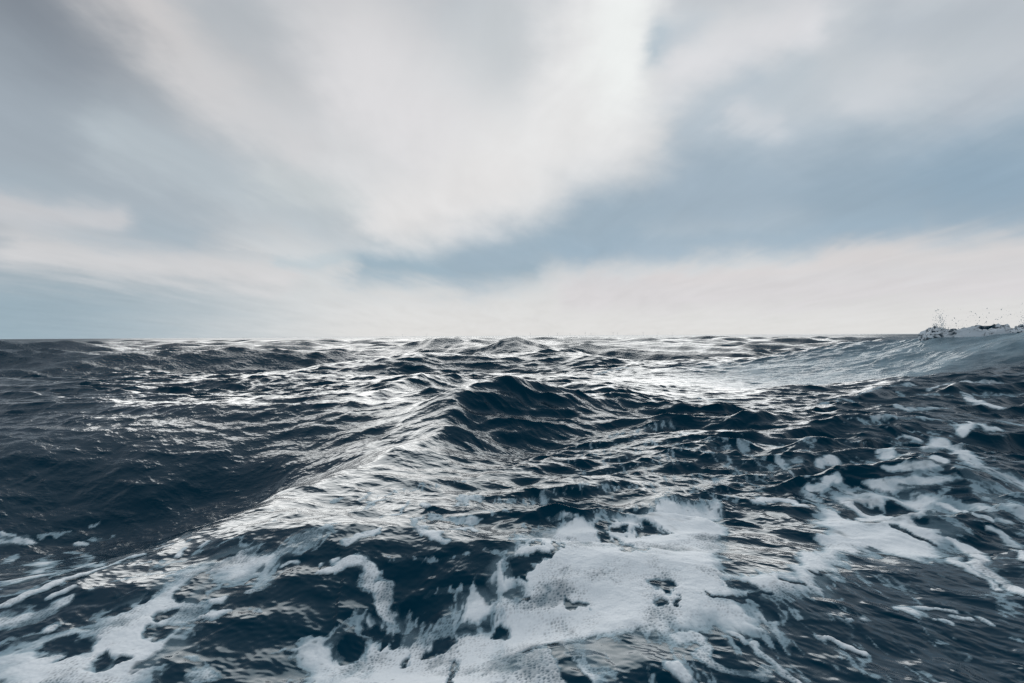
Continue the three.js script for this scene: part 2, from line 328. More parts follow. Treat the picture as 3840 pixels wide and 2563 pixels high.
foamStroke('solid', [-1.76, 3.45, 0.04], [-1.71, 3.46, 0.05]);
foamStroke('solid', [-1.78, 3.3, 0.02], [-1.72, 3.33, 0.04], [-1.65, 3.36, 0.03]);
foamStroke('solid', [-1.47, 3.37, 0.02], [-1.44, 3.39, 0.02]);
foamStroke('solid', [-1.51, 3.39, 0.02]);
foamStroke('solid', [-1.62, 3.37, 0.02]);
foamStroke('solid', [-1.5, 3.84, 0.02], [-1.42, 3.88, 0.02]);
foamStroke('solid', [-1.58, 3.53, 0.02], [-1.5, 3.57, 0.02]);
foamStroke('broken', [-1.82, 3.25, 0.02], [-1.77, 3.31, 0.02]);
foamStroke('broken', [-1.62, 2.95, 0.03], [-1.54, 2.93, 0.02], [-1.46, 2.9, 0.02], [-1.47, 2.85, 0.02]);
foamStroke('solid', [-1.5, 2.8, 0.07], [-1.44, 2.82, 0.07], [-1.39, 2.82, 0.02]);
foamStroke('faint', [-1.21, 3.06, 0.02], [-1.1, 3.15, 0.02], [-1.03, 3.18, 0.02]);
foamStroke('faint', [-1.86, 3.48, 0.02], [-1.79, 3.54, 0.02], [-1.84, 3.52, 0.02]);
foamStroke('broken', [-5.22, 6.02, 0.07], [-5.6, 6.62, 0.06]);
foamStroke('solid', [-1.19, 3.76, 0.02], [-1.12, 3.78, 0.04], [-1.08, 3.85, 0.06], [-1.01, 3.84, 0.07], [-0.95, 3.81, 0.05], [-0.9, 3.74, 0.06], [-0.87, 3.64, 0.06], [-0.82, 3.63, 0.04], [-0.77, 3.69, 0.04], [-0.77, 3.58, 0.05], [-0.77, 3.49, 0.04], [-0.71, 3.47, 0.04], [-0.69, 3.51, 0.02]);
foamStroke('solid', [-1.16, 3.88, 0.03]);
foamStroke('solid', [-1.24, 3.85, 0.02]);
foamSheet('dense', [-1.08, 3.07], [-1.02, 3.18], [-0.98, 3.22], [-0.94, 3.3], [-0.91, 3.34], [-0.84, 3.39], [-0.78, 3.4], [-0.73, 3.4], [-0.71, 3.46], [-0.68, 3.51], [-0.64, 3.48], [-0.62, 3.41], [-0.56, 3.38], [-0.44, 3.33], [-0.39, 3.38], [-0.39, 3.45], [-0.32, 3.47], [-0.28, 3.52], [-0.21, 3.54], [-0.15, 3.51], [-0.1, 3.49], [-0.01, 3.5], [-0.11, 3.54], [-0.12, 3.58], [-0.12, 3.74], [-0.07, 3.79], [-0.09, 3.86], [-0.06, 3.9], [-0.01, 3.94], [0.01, 4.28], [0.05, 4.46], [0.13, 4.57], [0.25, 4.64], [0.35, 4.66], [0.47, 4.7], [0.57, 4.67], [0.71, 4.79], [0.83, 4.85], [0.97, 4.86], [1.22, 5.43], [1.36, 5.54], [1.47, 5.56], [1.63, 5.57], [1.77, 5.58], [1.98, 5.58], [2.03, 5.5], [1.84, 5.03], [1.74, 4.65], [1.42, 3.93], [1.32, 3.64], [1.41, 3.61], [1.62, 3.71], [1.82, 3.96], [2.07, 4.24], [2.34, 4.54], [2.44, 4.75], [2.62, 5.22], [2.96, 5.6], [3.18, 5.82], [3.39, 5.88], [3.73, 5.72], [4.08, 5.58], [4, 5.43], [3.84, 5.42], [3.48, 4.86], [3.58, 4.75], [3.56, 4.68], [3.42, 4.65], [3.46, 4.59], [3.29, 4.49], [2.85, 4.11], [2.79, 4.15], [2.74, 4.34], [2.68, 4.43], [2.56, 4.23], [2.33, 4.13], [2.19, 3.97], [1.95, 3.74], [1.86, 3.64], [1.84, 3.56], [1.81, 3.46], [1.6, 3.37], [1.47, 3.36], [1.27, 3.32], [1.14, 3.28], [1.23, 3.23], [1.3, 3.16], [1.24, 3.1], [1.32, 3.05], [1.24, 3.01], [1.13, 3.04], [1.07, 3.07], [0.93, 3.06], [0.8, 2.96], [0.58, 2.95], [0.46, 2.95], [0.38, 2.93], [0.39, 2.82], [0.36, 2.72], [0.37, 2.64], [0.36, 2.46], [-0.96, 2.7]);
foamGap([0.29, 3.95, 0.04], [0.2, 3.83, 0.04], [0.13, 3.75, 0.05], [0.08, 3.69, 0.07], [0.08, 3.59, 0.03]);
foamGap([0.3, 4.62, 0.04]);
foamGap([0.68, 4.66, 0.07], [0.74, 4.72, 0.07]);
foamGap([0.8, 4.64, 0.03], [0.87, 4.66, 0.03]);
foamGap([1.12, 4.68, 0.08], [1.03, 4.61, 0.05], [0.94, 4.59, 0.04], [0.92, 4.54, 0.03]);
foamGap([-0.89, 3.18, 0.08], [-0.88, 3.24, 0.09], [-0.91, 3.13, 0.04]);
foamGap([-0.71, 3.32, 0.05], [-0.7, 3.26, 0.03]);
foamHole([-0.31, 3.44], [-0.24, 3.35], [-0.16, 3.34], [-0.12, 3.31], [-0.16, 3.26], [-0.27, 3.27], [-0.35, 3.3], [-0.31, 3.36]);
foamGap([-0.37, 3.21, 0.05], [-0.34, 3.23, 0.04]);
foamGap([-0.42, 3.18, 0.04]);
foamGap([-0.29, 2.99, 0.03], [-0.28, 2.82, 0.03]);
foamGap([0.09, 2.87, 0.04]);
foamGap([0.19, 2.86, 0.04], [0.24, 2.71, 0.05], [0.26, 2.6, 0.04]);
foamGap([0.84, 3.41, 0.06], [0.85, 3.38, 0.04]);
foamGap([0.03, 3.36, 0.02]);
foamGap([0.34, 3.3, 0.02], [0.38, 3.31, 0.02]);
foamGap([-0.1, 3.24, 0.04]);
foamGap([-0.8, 3.35, 0.05], [-0.76, 3.38, 0.03]);
foamGap([0.14, 3.99, 0.04]);
foamGap([0.72, 4.51, 0.06], [0.81, 3.91, 0.06]);
foamGap([0.78, 3.26, 0.04]);
foamGap([-0.55, 3.14, 0.04]);
foamStroke('solid', [-1.18, 4.05, 0.03], [-1.11, 4.15, 0.04], [-1.02, 4.23, 0.04], [-0.97, 4.34, 0.02]);
foamStroke('solid', [-0.8, 5.23, 0.03], [-0.73, 5.02, 0.02]);
foamStroke('solid', [-0.78, 4.78, 0.06], [-0.64, 4.29, 0.06], [-0.52, 4.15, 0.05], [-0.43, 4.06, 0.04]);
foamStroke('solid', [-0.46, 4.37, 0.04], [-0.34, 4.52, 0.05], [-0.27, 4.42, 0.03]);
foamStroke('broken', [-0.7, 4.86, 0.06], [-0.53, 4.8, 0.06], [-0.3, 4.74, 0.04]);
foamStroke('solid', [-0.47, 5.2, 0.05], [-0.4, 5.63, 0.08], [-0.27, 5.6, 0.05]);
foamStroke('broken', [-1.33, 4.87, 0.03], [-1.28, 5.38, 0.04], [-1.13, 5.49, 0.04]);
foamStroke('broken', [-0.09, 4.82, 0.03], [0.06, 5.53, 0.02]);
foamStroke('broken', [0.28, 4.74, 0.04], [0.46, 4.74, 0.04]);
foamStroke('faint', [-1.74, 5.37, 0.04], [-1.5, 5.46, 0.04], [-1.23, 5.79, 0.06]);
foamStroke('faint', [-0.15, 4.01, 0.03], [-0.04, 4.45, 0.02], [0.1, 4.68, 0.03]);
foamStroke('broken', [-0.24, 5, 0.03], [-0.16, 4.79, 0.02]);
foamStroke('broken', [-1.04, 4.83, 0.02], [-0.91, 4.95, 0.02], [-0.94, 5.35, 0.02]);
foamStroke('faint', [-0.85, 3.91, 0.03], [-0.73, 3.95, 0.03], [-0.39, 3.89, 0.02], [-0.3, 3.88, 0.02]);
foamStroke('faint', [-0.55, 3.61, 0.03], [-0.27, 3.58, 0.03]);
foamHole([1.95, 5.41], [2.14, 5.57], [2.28, 5.55], [2.41, 5.49], [2.54, 5.41], [2.69, 5.42], [2.62, 5.27], [2.4, 5.07], [2.16, 4.75], [2.34, 4.8], [2.41, 4.78], [2.34, 4.55], [2.19, 4.34], [2.08, 4.26], [1.8, 3.96], [1.61, 3.72], [1.43, 3.64], [1.32, 3.65], [1.41, 3.92], [1.74, 4.65], [1.84, 5.03]);
foamStroke('dense', [2.31, 5.6, 0.06], [2.54, 5.75, 0.07], [2.7, 5.73, 0.06], [2.74, 5.58, 0.05]);
foamStroke('broken', [2.95, 5.93, 0.07], [2.96, 5.76, 0.06], [3.08, 5.81, 0.05]);
foamGap([3.04, 5.56, 0.06], [3.09, 5.38, 0.08], [2.95, 4.97, 0.05]);
foamGap([3.63, 5.53, 0.11], [3.31, 5.02, 0.07]);
foamGap([3.39, 4.82, 0.06]);
foamGap([3.11, 4.77, 0.05], [3.15, 4.73, 0.04], [3.19, 4.65, 0.03], [3.22, 4.53, 0.03]);
foamGap([2.99, 4.91, 0.04]);
foamGap([3.56, 5.61, 0.02], [3.68, 5.62, 0.02]);
foamGap([1.24, 3.43, 0.05], [1.34, 3.45, 0.06]);
foamGap([1.64, 3.55, 0.04]);
foamGap([1.83, 3.76, 0.02], [1.95, 3.84, 0.02]);
foamGap([1.07, 3.34, 0.02], [1.14, 3.3, 0.02], [1.25, 3.31, 0.02], [1.46, 3.37, 0.02]);
foamGap([3.3, 5.55, 0.05], [3.46, 5.55, 0.04]);
foamGap([0.93, 3.29, 0.02], [0.93, 3.25, 0.03]);
foamStroke('dense', [3.42, 4.59, 0.04], [3.47, 4.52, 0.07], [3.16, 4.08, 0.07], [3.15, 3.95, 0.06], [3.1, 3.81, 0.05], [3.06, 3.61, 0.05]);
foamStroke('solid', [3.1, 4.26, 0.04], [3.05, 4.01, 0.05], [3.04, 3.86, 0.04], [2.98, 3.7, 0.02]);
foamStroke('solid', [3.84, 4.74, 0.03], [3.91, 4.7, 0.04], [3.84, 4.58, 0.07]);
foamStroke('solid', [3.7, 4.46, 0.02], [3.48, 4.09, 0.03]);
foamStroke('solid', [2.19, 3.42, 0.06], [2.23, 3.41, 0.08]);
foamStroke('solid', [2.33, 3.48, 0.03], [2.41, 3.45, 0.02], [2.49, 3.4, 0.02]);
foamStroke('solid', [2.34, 3.3, 0.04], [2.36, 3.28, 0.03]);
foamStroke('solid', [2.46, 3.35, 0.03], [2.49, 3.34, 0.02]);
foamStroke('solid', [2.29, 3.32, 0.02]);
foamStroke('solid', [2.56, 3.33, 0.02], [2.58, 3.3, 0.02]);
foamStroke('solid', [1.88, 3.21, 0.02], [1.94, 3.24, 0.02]);
foamStroke('solid', [1.54, 3.03, 0.02], [1.6, 3.02, 0.02], [1.66, 2.99, 0.03]);
foamStroke('solid', [1.68, 2.97, 0.02], [1.7, 2.96, 0.02]);
foamStroke('solid', [1.79, 3.2, 0.02]);
foamStroke('faint', [2.09, 2.89, 0.02], [2.21, 2.91, 0.02]);
foamStroke('faint', [2.58, 3.15, 0.02], [2.61, 3.1, 0.02]);
foamStroke('broken', [1.96, 3.67, 0.03], [1.99, 3.67, 0.02]);
foamStroke('broken', [2.77, 3.95, 0.02], [2.78, 3.9, 0.02]);
foamStroke('faint', [1.42, 3.19, 0.04], [1.6, 3.25, 0.04], [1.73, 3.23, 0.03]);
foamStroke('faint', [1.26, 3.14, 0.04], [1.4, 3.13, 0.04]);
foamStroke('solid', [0.77, 2.94, 0.07], [0.91, 2.99, 0.04], [0.9, 2.9, 0.03], [0.84, 2.79, 0.05], [0.9, 2.71, 0.03], [0.99, 2.68, 0.03], [1.1, 2.69, 0.04], [1.17, 2.78, 0.02]);
foamStroke('solid', [1.16, 2.96, 0.02], [1.17, 2.88, 0.03], [1.19, 2.82, 0.03], [1.21, 2.73, 0.04], [1.24, 2.66, 0.04]);
foamStroke('solid', [0.7, 2.67, 0.05], [0.75, 2.59, 0.05]);
foamStroke('broken', [1.08, 3.01, 0.03], [1.11, 2.96, 0.02], [1.15, 2.97, 0.02]);
foamStroke('faint', [1.02, 2.96, 0.04], [1.05, 2.86, 0.03], [1.03, 2.75, 0.03]);
foamStroke('broken', [4.04, 5.41, 0.08], [4.17, 5.34, 0.06], [4.06, 4.99, 0.06], [4.12, 4.91, 0.06]);
foamStroke('broken', [4.33, 5.36, 0.09], [4.38, 5.08, 0.11]);
foamStroke('solid', [3.89, 5.45, 0.03], [4, 5.37, 0.04], [3.89, 5.01, 0.04], [4.02, 4.92, 0.04]);
foamStroke('solid', [4.78, 6.75, 0.1], [6.07, 8.26, 0.12], [5.88, 7.78, 0.16], [4.75, 6.16, 0.14], [4.73, 5.93, 0.14], [4.78, 5.78, 0.14], [4.98, 5.66, 0.15]);
foamStroke('solid', [4.42, 6.09, 0.09], [4.23, 5.99, 0.09], [4.04, 5.96, 0.07], [3.81, 6.09, 0.04]);
foamStroke('broken', [4.47, 5.84, 0.13], [4.44, 5.66, 0.13], [4.56, 5.54, 0.14], [4.63, 5.29, 0.14]);
foamStroke('solid', [3.63, 5.89, 0.08], [3.73, 5.83, 0.1], [3.98, 5.75, 0.1], [4.22, 5.76, 0.09]);
foamStroke('solid', [3.36, 5.98, 0.06], [3.33, 6.07, 0.06], [3.13, 5.93, 0.07], [3.02, 5.95, 0.04]);
foamStroke('solid', [4.31, 6.91, 0.03], [4.49, 7.06, 0.05], [4.33, 6.79, 0.08]);
foamStroke('broken', [3.87, 5.82, 0.1], [4.13, 5.84, 0.1], [4.27, 5.76, 0.1]);
foamStroke('broken', [4.37, 5.5, 0.13], [4.35, 5.05, 0.13]);
foamStroke('solid', [6.68, 8.83, 0.11], [6.67, 8.65, 0.13], [6.45, 8.38, 0.06]);
foamStroke('solid', [6.99, 8.95, 0.04], [6.86, 8.52, 0.09], [7.04, 8.51, 0.07]);
foamStroke('broken', [6.77, 8.94, 0.03], [6.42, 9.01, 0.04], [5.94, 8.97, 0.06], [5.59, 8.95, 0.06]);
foamStroke('solid', [9.05, 11.62, 0.12], [8.64, 10.9, 0.14], [8.88, 10.7, 0.11]);
foamStroke('solid', [8.49, 12.02, 0.05], [9.42, 12.58, 0.06], [10.09, 12.52, 0.06], [10.83, 12.24, 0.07]);
foamStroke('broken', [6.74, 11.57, 0.04], [7.95, 12.44, 0.05], [8.6, 12.59, 0.05]);
foamStroke('faint', [4.31, 9.44, 0.03], [5.63, 11.2, 0.04], [6.41, 11.49, 0.04]);
foamStroke('solid', [3.59, 6.72, 0.06], [3.79, 6.79, 0.08]);
foamStroke('broken', [3.2, 6.84, 0.06], [3.37, 6.83, 0.08]);
foamStroke('broken', [6.19, 11.67, 0.03], [6.7, 11.41, 0.05], [7.11, 10.59, 0.08], [7.93, 10.75, 0.08]);
foamStroke('faint', [7.96, 11.89, 0.12], [8.62, 11.7, 0.12], [10.01, 11.5, 0.15]);
foamStroke('broken', [7.17, 8.83, 0.05], [7.5, 8.67, 0.06]);
foamStroke('broken', [5.7, 8.45, 0.04], [5.82, 8.32, 0.04]);
foamStroke('broken', [5.39, 8.34, 0.02], [5.62, 8.45, 0.03]);
foamStroke('faint', [3.36, 6.58, 0.09], [3.48, 6.07, 0.08], [4.16, 6.76, 0.08]);
foamStroke('faint', [1.94, 8.26, 0.07], [2.19, 7.53, 0.09], [2.62, 7.04, 0.09], [3.17, 6.58, 0.09]);
foamStroke('broken', [3.14, 6.92, 0.05], [3.16, 6.74, 0.04], [3.06, 6.1, 0.03]);
foamStroke('faint', [1.33, 8.76, 0.07], [1.93, 9.3, 0.1], [2.62, 9.44, 0.08]);
foamStroke('broken', [2.93, 20.37, 0.09], [4.1, 22.67, 0.15], [5.12, 21.38, 0.12], [5.13, 17.85, 0.08]);
foamStroke('faint', [3.03, 13.37, 0.08], [3.77, 12.02, 0.07], [4.49, 11.58, 0.05]);
foamStroke('solid', [-14.3, 20.68, 0.06], [-13.57, 20.36, 0.07]);
foamStroke('faint', [-1.42, 5.41, 0.05], [-1.06, 5.93, 0.06], [-0.54, 6.37, 0.06]);
foamStroke('faint', [-0.08, 5.62, 0.06], [0.56, 5.91, 0.08], [1.29, 6.08, 0.07]);
function strokeAmount(points, x, d) {                    // 1 on the line, 0.5 at its half-width
  let best = 0;
  for (let i = 0; i < points.length; i++) {
    const [ax, ad, aw] = points[i], [bx, bd, bw] = points[Math.min(i + 1, points.length - 1)], ux = bx - ax, ud = bd - ad, l = ux * ux + ud * ud;
    const t = l > 0 ? clamp01(((x - ax) * ux + (d - ad) * ud) / l) : 0, q = Math.hypot(x - ax - t * ux, d - ad - t * ud) / (aw + t * (bw - aw));
    if (1.5 - q > best) best = 1.5 - q;
  }
  return clamp01(best);
}
function sheetAmount(points, x, d, soft) {               // signed distance to a closed outline, 0.5 on the outline
  let inside = false, best = 1e9;
  for (let i = 0, j = points.length - 1; i < points.length; j = i++) {
    const [ax, ad] = points[j], [bx, bd] = points[i], ux = bx - ax, ud = bd - ad, t = clamp01(((x - ax) * ux + (d - ad) * ud) / (ux * ux + ud * ud + 1e-9)), ex = x - ax - t * ux, ed = d - ad - t * ud, q = ex * ex + ed * ed;
    if (q < best) best = q;
    if ((ad > d) !== (bd > d) && x < ux * (d - ad) / ud + ax) inside = !inside;
  }
  return clamp01(0.5 + (inside ? 1 : -1) * Math.sqrt(best) / soft);
}
// web of foam: 0 on the seams between cells of clear water, about 0.8 in a cell's middle
function seam(x, d, key) {
  const X = Math.floor(x), D = Math.floor(d);
  let f1 = 9, f2 = 9;
  for (let i = -1; i <= 1; i++) for (let j = -1; j <= 1; j++) {
    const a = permutation[permutation[(X + i + key) & 255] + ((D + j) & 255)], b = permutation[a + 37], q = Math.hypot(X + i + 0.08 + 0.84 * a / 255 - x, D + j + 0.08 + 0.84 * b / 255 - d);
    if (q < f1) { f2 = f1; f1 = q; } else if (q < f2) f2 = q;
  }
  return f2 - f1;
}
// [cover 0..1, thickness 0..1]
function foamAt(x, d, out) {
  out[0] = 0; out[1] = 0;
  const n1 = noise(x * 2.6, d * 2.6), n2 = noise(x * 2.6 + 31, d * 2.6), qx = x + 0.05 * n1 + 0.03 * noise(x * 7.1 + 4, d * 7.1) + 0.015 * noise(x * 19, d * 19), qd = d + 0.05 * n2 + 0.03 * noise(x * 7.1, d * 7.1 + 12) + 0.015 * noise(x * 19 + 8, d * 19);
  // foam is drawn out along the flow
  const lean = mixOf(0.63, -0.75, smooth(-2.2, 3.2, x)), side = Math.sqrt(1 - lean * lean), stretch = 1 - 0.45 * Math.abs(lean), along = (lean * qx + side * qd) * stretch, across = side * qx - lean * qd;
  const drift = fbm(across * 1.25 + 50, along * 0.8 - 8, 4), low = fbm(x * 1.1 - 9, d * 1.1 + 14, 3);
  if (d > 13.5) {                                                     // pale veil painted over the tall swell's face in place of reflected sky
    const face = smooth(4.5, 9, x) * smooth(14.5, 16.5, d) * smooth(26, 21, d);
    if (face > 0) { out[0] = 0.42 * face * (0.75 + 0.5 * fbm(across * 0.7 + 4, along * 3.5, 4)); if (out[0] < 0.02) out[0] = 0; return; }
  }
  let field = 0;
  const web = smooth(-0.6, 1.6, x) * smooth(10.5, 7.5, d) + smooth(-1.1, -2.2, x) * smooth(5.3, 4.2, d + 0.25 * x);
  if (web > 0) field = web * 0.22;
  for (const f of foamItems) {
    if (qx < f.x0 || qx > f.x1 || qd < f.d0 || qd > f.d1) continue;
    const v = f.closed ? sheetAmount(f.points, qx, qd, 0.3) : strokeAmount(f.points, qx, qd), s = v * f.strength;
    if (s > field) field = s;
  }
  if (field < 0.12) return;
  const rough = fbm(across * 3.4 + 3, along * 2.3, 6, 0.6), mottle = fbm(x * 2.3 + 70, d * 2.3 - 33, 5, 0.6);
  const gx = qx + 0.17 * rough, gd = qd + 0.17 * mottle;
  let gap = 0;
  for (const f of foamGaps) {
    if (gx < f.x0 || gx > f.x1 || gd < f.d0 || gd > f.d1) continue;
    gap = Math.max(gap, f.closed ? sheetAmount(f.points, gx, gd, 0.14) : strokeAmount(f.points, gx, gd));
  }
  gap *= 0.72 + 0.9 * clamp01(0.3 + rough);
  const dense = clamp01(field * (1 - clamp01(gap)) + 0.42 * rough + 0.28 * drift + 0.22 * mottle - 0.07);
  if (dense < 0.1) return;
  // where foam thins out it opens into a web, coarse and fine
  const s1 = seam(across * 3.3 + 1.1 * rough, along * 2.7 + 1.1 * mottle, 3), s2 = seam(across * 8.7 + 1.3 * rough + 7, along * 7.3 + 1.3 * mottle, 11), w1 = 1.25 * Math.pow(dense, 1.5), w2 = 1.45 * Math.pow(dense, 1.25);
  let cover = smooth(w1 * 1.2 + 0.05, w1 * 0.72, s1) * (0.12 + 0.88 * smooth(w2 * 1.25 + 0.06, w2 * 0.65, s2));
  if (d < 8) { const w3 = 0.2 + 1.2 * dense; cover *= 0.45 + 0.55 * smooth(w3 + 0.1, w3 * 0.55, seam(x * 23 + rough, d * 23 + mottle, 23)); }
  if (d < 4.5) cover *= 1 - 0.55 * smooth(0.25, 0.6, seam(x * 52, d * 52, 37)) * smooth(0.2, -0.2, mottle);
  const body = cover * (0.55 + 0.45 * smooth(0.3, 0.85, dense)) * (1 - 0.5 * smooth(0.02, 0.42, -mottle)), veil = 0.2 * smooth(0.1, 0.5, dense) * smooth(0.27, 0.6, field);
  out[0] = Math.max(body, veil) * smooth(0.1, 0.2, dense);
  out[1] = smooth(0.1, 0.8, body) * smooth(0.35, 1.05, dense + 0.2 * mottle);
}

// ---------------------------------------------------------------- meshes
const rad = Math.PI / 180, FINE = 1;
function spaced(from, to, step) { const n = Math.max(2, Math.ceil(Math.log(to / from) / step)); return Array.from({ length: n + 1 }, (_, i) => from * Math.pow(to / from, i / n)); }
function evenly(from, to, n) { return Array.from({ length: n + 1 }, (_, i) => from + (to - from) * i / n); }
const waterParts = [], foamParts = [], point = [0, 0, 0], cover = [0, 0];
const spacingAt = (r) => r * FINE * (0.0021 + 0.0008 * smooth(6, 9, r) + 0.0031 * smooth(20, 35, r) + 0.014 * smooth(200, 318, r));   // how fine the mesh is there
function patch(radii, angles, foamToo) {
  const n = radii.length, m = angles.length, P = new Float32Array(n * m * 3), U = new Float32Array(n * m * 2), F = foamToo ? new Float32Array(n * m * 2) : null;
  const sin = angles.map(Math.sin), cos = angles.map(Math.cos);
  for (let i = 0; i < n; i++) {
    const r = radii[i], finest = spacingAt(r);
    for (let j = 0; j < m; j++) {
      const x = r * sin[j], d = r * cos[j], o = i * m + j;
      seaPoint(x, d, finest, point);
      P[o * 3] = point[0]; P[o * 3 + 1] = point[2]; P[o * 3 + 2] = -point[1];
      U[o * 2] = x; U[o * 2 + 1] = d;
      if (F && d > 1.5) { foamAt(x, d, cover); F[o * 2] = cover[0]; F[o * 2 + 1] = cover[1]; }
    }
  }
  const index = new Uint32Array((n - 1) * (m - 1) * 6);
  let k = 0;
  for (let i = 0; i + 1 < n; i++) for (let j = 0; j + 1 < m; j++) { const a = i * m + j, b = a + 1, c = a + m, e = c + 1; index.set([a, b, e, a, e, c], k); k += 6; }
  const g = new THREE.BufferGeometry();
  g.setAttribute('position', new THREE.BufferAttribute(P, 3)); g.setAttribute('uv', new THREE.BufferAttribute(U, 2)); g.setIndex(new THREE.BufferAttribute(index, 1));
  g.computeVertexNormals();
  waterParts.push(g);
  if (!F) return;
  const N = g.attributes.normal.array, map = new Int32Array(n * m).fill(-1), fp = [], fu = [], fc = [], fi = [];
  const take = (o) => {
    if (map[o] >= 0) return map[o];
    const c = F[o * 2], t = F[o * 2 + 1], x = U[o * 2], d = U[o * 2 + 1];
    const lump = 1 - 2.6 * Math.abs(fbm(x * 1.5 + 70, d * 1.9, 4, 0.55)), lift = (c > 0 ? 0.003 : 0.0005) + t * (0.004 + 0.011 * lump);
    fp.push(P[o * 3] + N[o * 3] * lift, P[o * 3 + 1] + N[o * 3 + 1] * lift, P[o * 3 + 2] + N[o * 3 + 2] * lift);
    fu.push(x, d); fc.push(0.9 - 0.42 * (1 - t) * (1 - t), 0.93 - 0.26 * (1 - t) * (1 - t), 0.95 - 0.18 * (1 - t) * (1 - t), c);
    return map[o] = fp.length / 3 - 1;
  };
  for (let i = 0; i < index.length; i += 3) {
    const a = index[i], b = index[i + 1], c = index[i + 2];
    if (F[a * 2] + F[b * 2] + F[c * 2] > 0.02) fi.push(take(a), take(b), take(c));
  }
  if (!fi.length) return;
  const f = new THREE.BufferGeometry();
  f.setAttribute('position', new THREE.Float32BufferAttribute(fp, 3)); f.setAttribute('uv', new THREE.Float32BufferAttribute(fu, 2)); f.setAttribute('color', new THREE.Float32BufferAttribute(fc, 4)); f.setIndex(fi);
  f.computeVertexNormals();
  foamParts.push(f);
}
const front = evenly(-50 * rad, 50 * rad, Math.round(826 / FINE));
patch(spaced(2.2, 9, 0.00211 * FINE), front, true);
patch(spaced(9, 35, 0.0029 * FINE), front, true);
const half = evenly(-50 * rad, 50 * rad, Math.round(413 / FINE));
patch(spaced(34.9, 320, 0.0085 * FINE), half, false);
patch(spaced(318, 32000, 0.06), half, false);
patch(spaced(0.25, 2.201, 0.03), evenly(-50 * rad, 50 * rad, 120), false);
patch(spaced(0.25, 32000, 0.05), evenly(50 * rad, 310 * rad, 120), false);
function joined(parts, slots) {
  const total = parts.reduce((s, g) => s + g.attributes.position.count, 0), faces = parts.reduce((s, g) => s + g.index.count, 0), out = new THREE.BufferGeometry();
  for (const name of Object.keys(parts[0].attributes)) { const size = parts[0].attributes[name].itemSize, a = new Float32Array(total * size); let at = 0; for (const g of parts) { a.set(g.attributes[name].array, at); at += g.attributes[name].array.length; } out.setAttribute(name, new THREE.BufferAttribute(a, size)); }
  const ix = new Uint32Array(faces); let at = 0, first = 0;
  for (const g of parts) { const src = g.index.array; for (let i = 0; i < src.length; i++) ix[at + i] = src[i] + first; if (slots) out.addGroup(at, src.length, slots[parts.indexOf(g)]); at += src.length; first += g.attributes.position.count; }
  out.setIndex(new THREE.BufferAttribute(ix, 1));
  return out;
}

function ruffleTexture(level) {
  const { n, h } = ruffles[level], data = new Float32Array(n * n * 4);
  for (let i = 0; i < n * n; i++) { data[i * 4] = data[i * 4 + 1] = data[i * 4 + 2] = clamp01(0.5 + 0.11 * h[i]); data[i * 4 + 3] = 1; }
  const t = new THREE.DataTexture(data, n, n, THREE.RGBAFormat, THREE.FloatType);
  t.wrapS = t.wrapT = THREE.RepeatWrapping; t.magFilter = THREE.LinearFilter; t.needsUpdate = true; t.repeat.set(1 / RUFFLE_METRES, 1 / RUFFLE_METRES);
  return t;
}
function foamTexture(N, size) {
  const data = new Float32Array(N * N * 4), tile = (x, y, k, o) => { const u = x / N, v = y / N, s = (a, b) => noise(a * k + o, b * k + o); return mixOf(mixOf(s(u, v), s(u - 1, v), smooth(0.5, 1, u)), mixOf(s(u, v - 1), s(u - 1, v - 1), smooth(0.5, 1, u)), smooth(0.5, 1, v)); };
  for (let y = 0; y < N; y++) for (let x = 0; x < N; x++) { const h = clamp01(0.5 + 0.25 * tile(x, y, 40, 3) + 0.2 * tile(x, y, 95, 8)), i = (y * N + x) * 4; data[i] = data[i + 1] = data[i + 2] = h; data[i + 3] = 1; }
  const t = new THREE.DataTexture(data, N, N, THREE.RGBAFormat, THREE.FloatType);
  t.wrapS = t.wrapT = THREE.RepeatWrapping; t.magFilter = THREE.LinearFilter; t.needsUpdate = true; t.repeat.set(1 / size, 1 / size);
  return t;
}
const ruffle = ruffleTexture(0);
const waterMaterial = new THREE.MeshPhysicalMaterial({ name: 'sea water', color: new THREE.Color().setRGB(0, 0.0215, 0.042), roughness: 0.15, metalness: 0, ior: 1.29, specularColor: new THREE.Color().setRGB(0.05, 0.6, 0.9), bumpMap: ruffle, bumpScale: 0.03 });
const foamMaterial = new THREE.MeshPhysicalMaterial({ name: 'sea foam', color: 0xffffff, vertexColors: true, transparent: true, roughness: 0.85, ior: 1.3, bumpMap: foamTexture(1024, 1.7), bumpScale: 0.008 });
// farther out the eye no longer parts the ripples: there they count as a rougher surface
const rougher = (roughness, bump) => { const m = waterMaterial.clone(); m.roughness = roughness; m.bumpScale = bump; return m; };
const water = new THREE.Mesh(joined(waterParts, [0, 1, 2, 3, 0, 2]), [waterMaterial, rougher(0.19, 0.035), rougher(0.26, 0.06), rougher(0.4, 0.1)]);
water.name = 'sea'; water.castShadow = water.receiveShadow = true;
water.userData = { kind: 'structure', label: 'dark blue choppy sea with steep waves reaching to the horizon' };
scene.add(water);
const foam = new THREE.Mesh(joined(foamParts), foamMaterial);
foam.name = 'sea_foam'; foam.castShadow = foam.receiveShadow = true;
foam.userData = { kind: 'stuff', label: 'white bubbly foam drifting in sheets and streaks on the dark water, and a pale sheen painted on the right swell', category: 'foam' };
scene.add(foam);

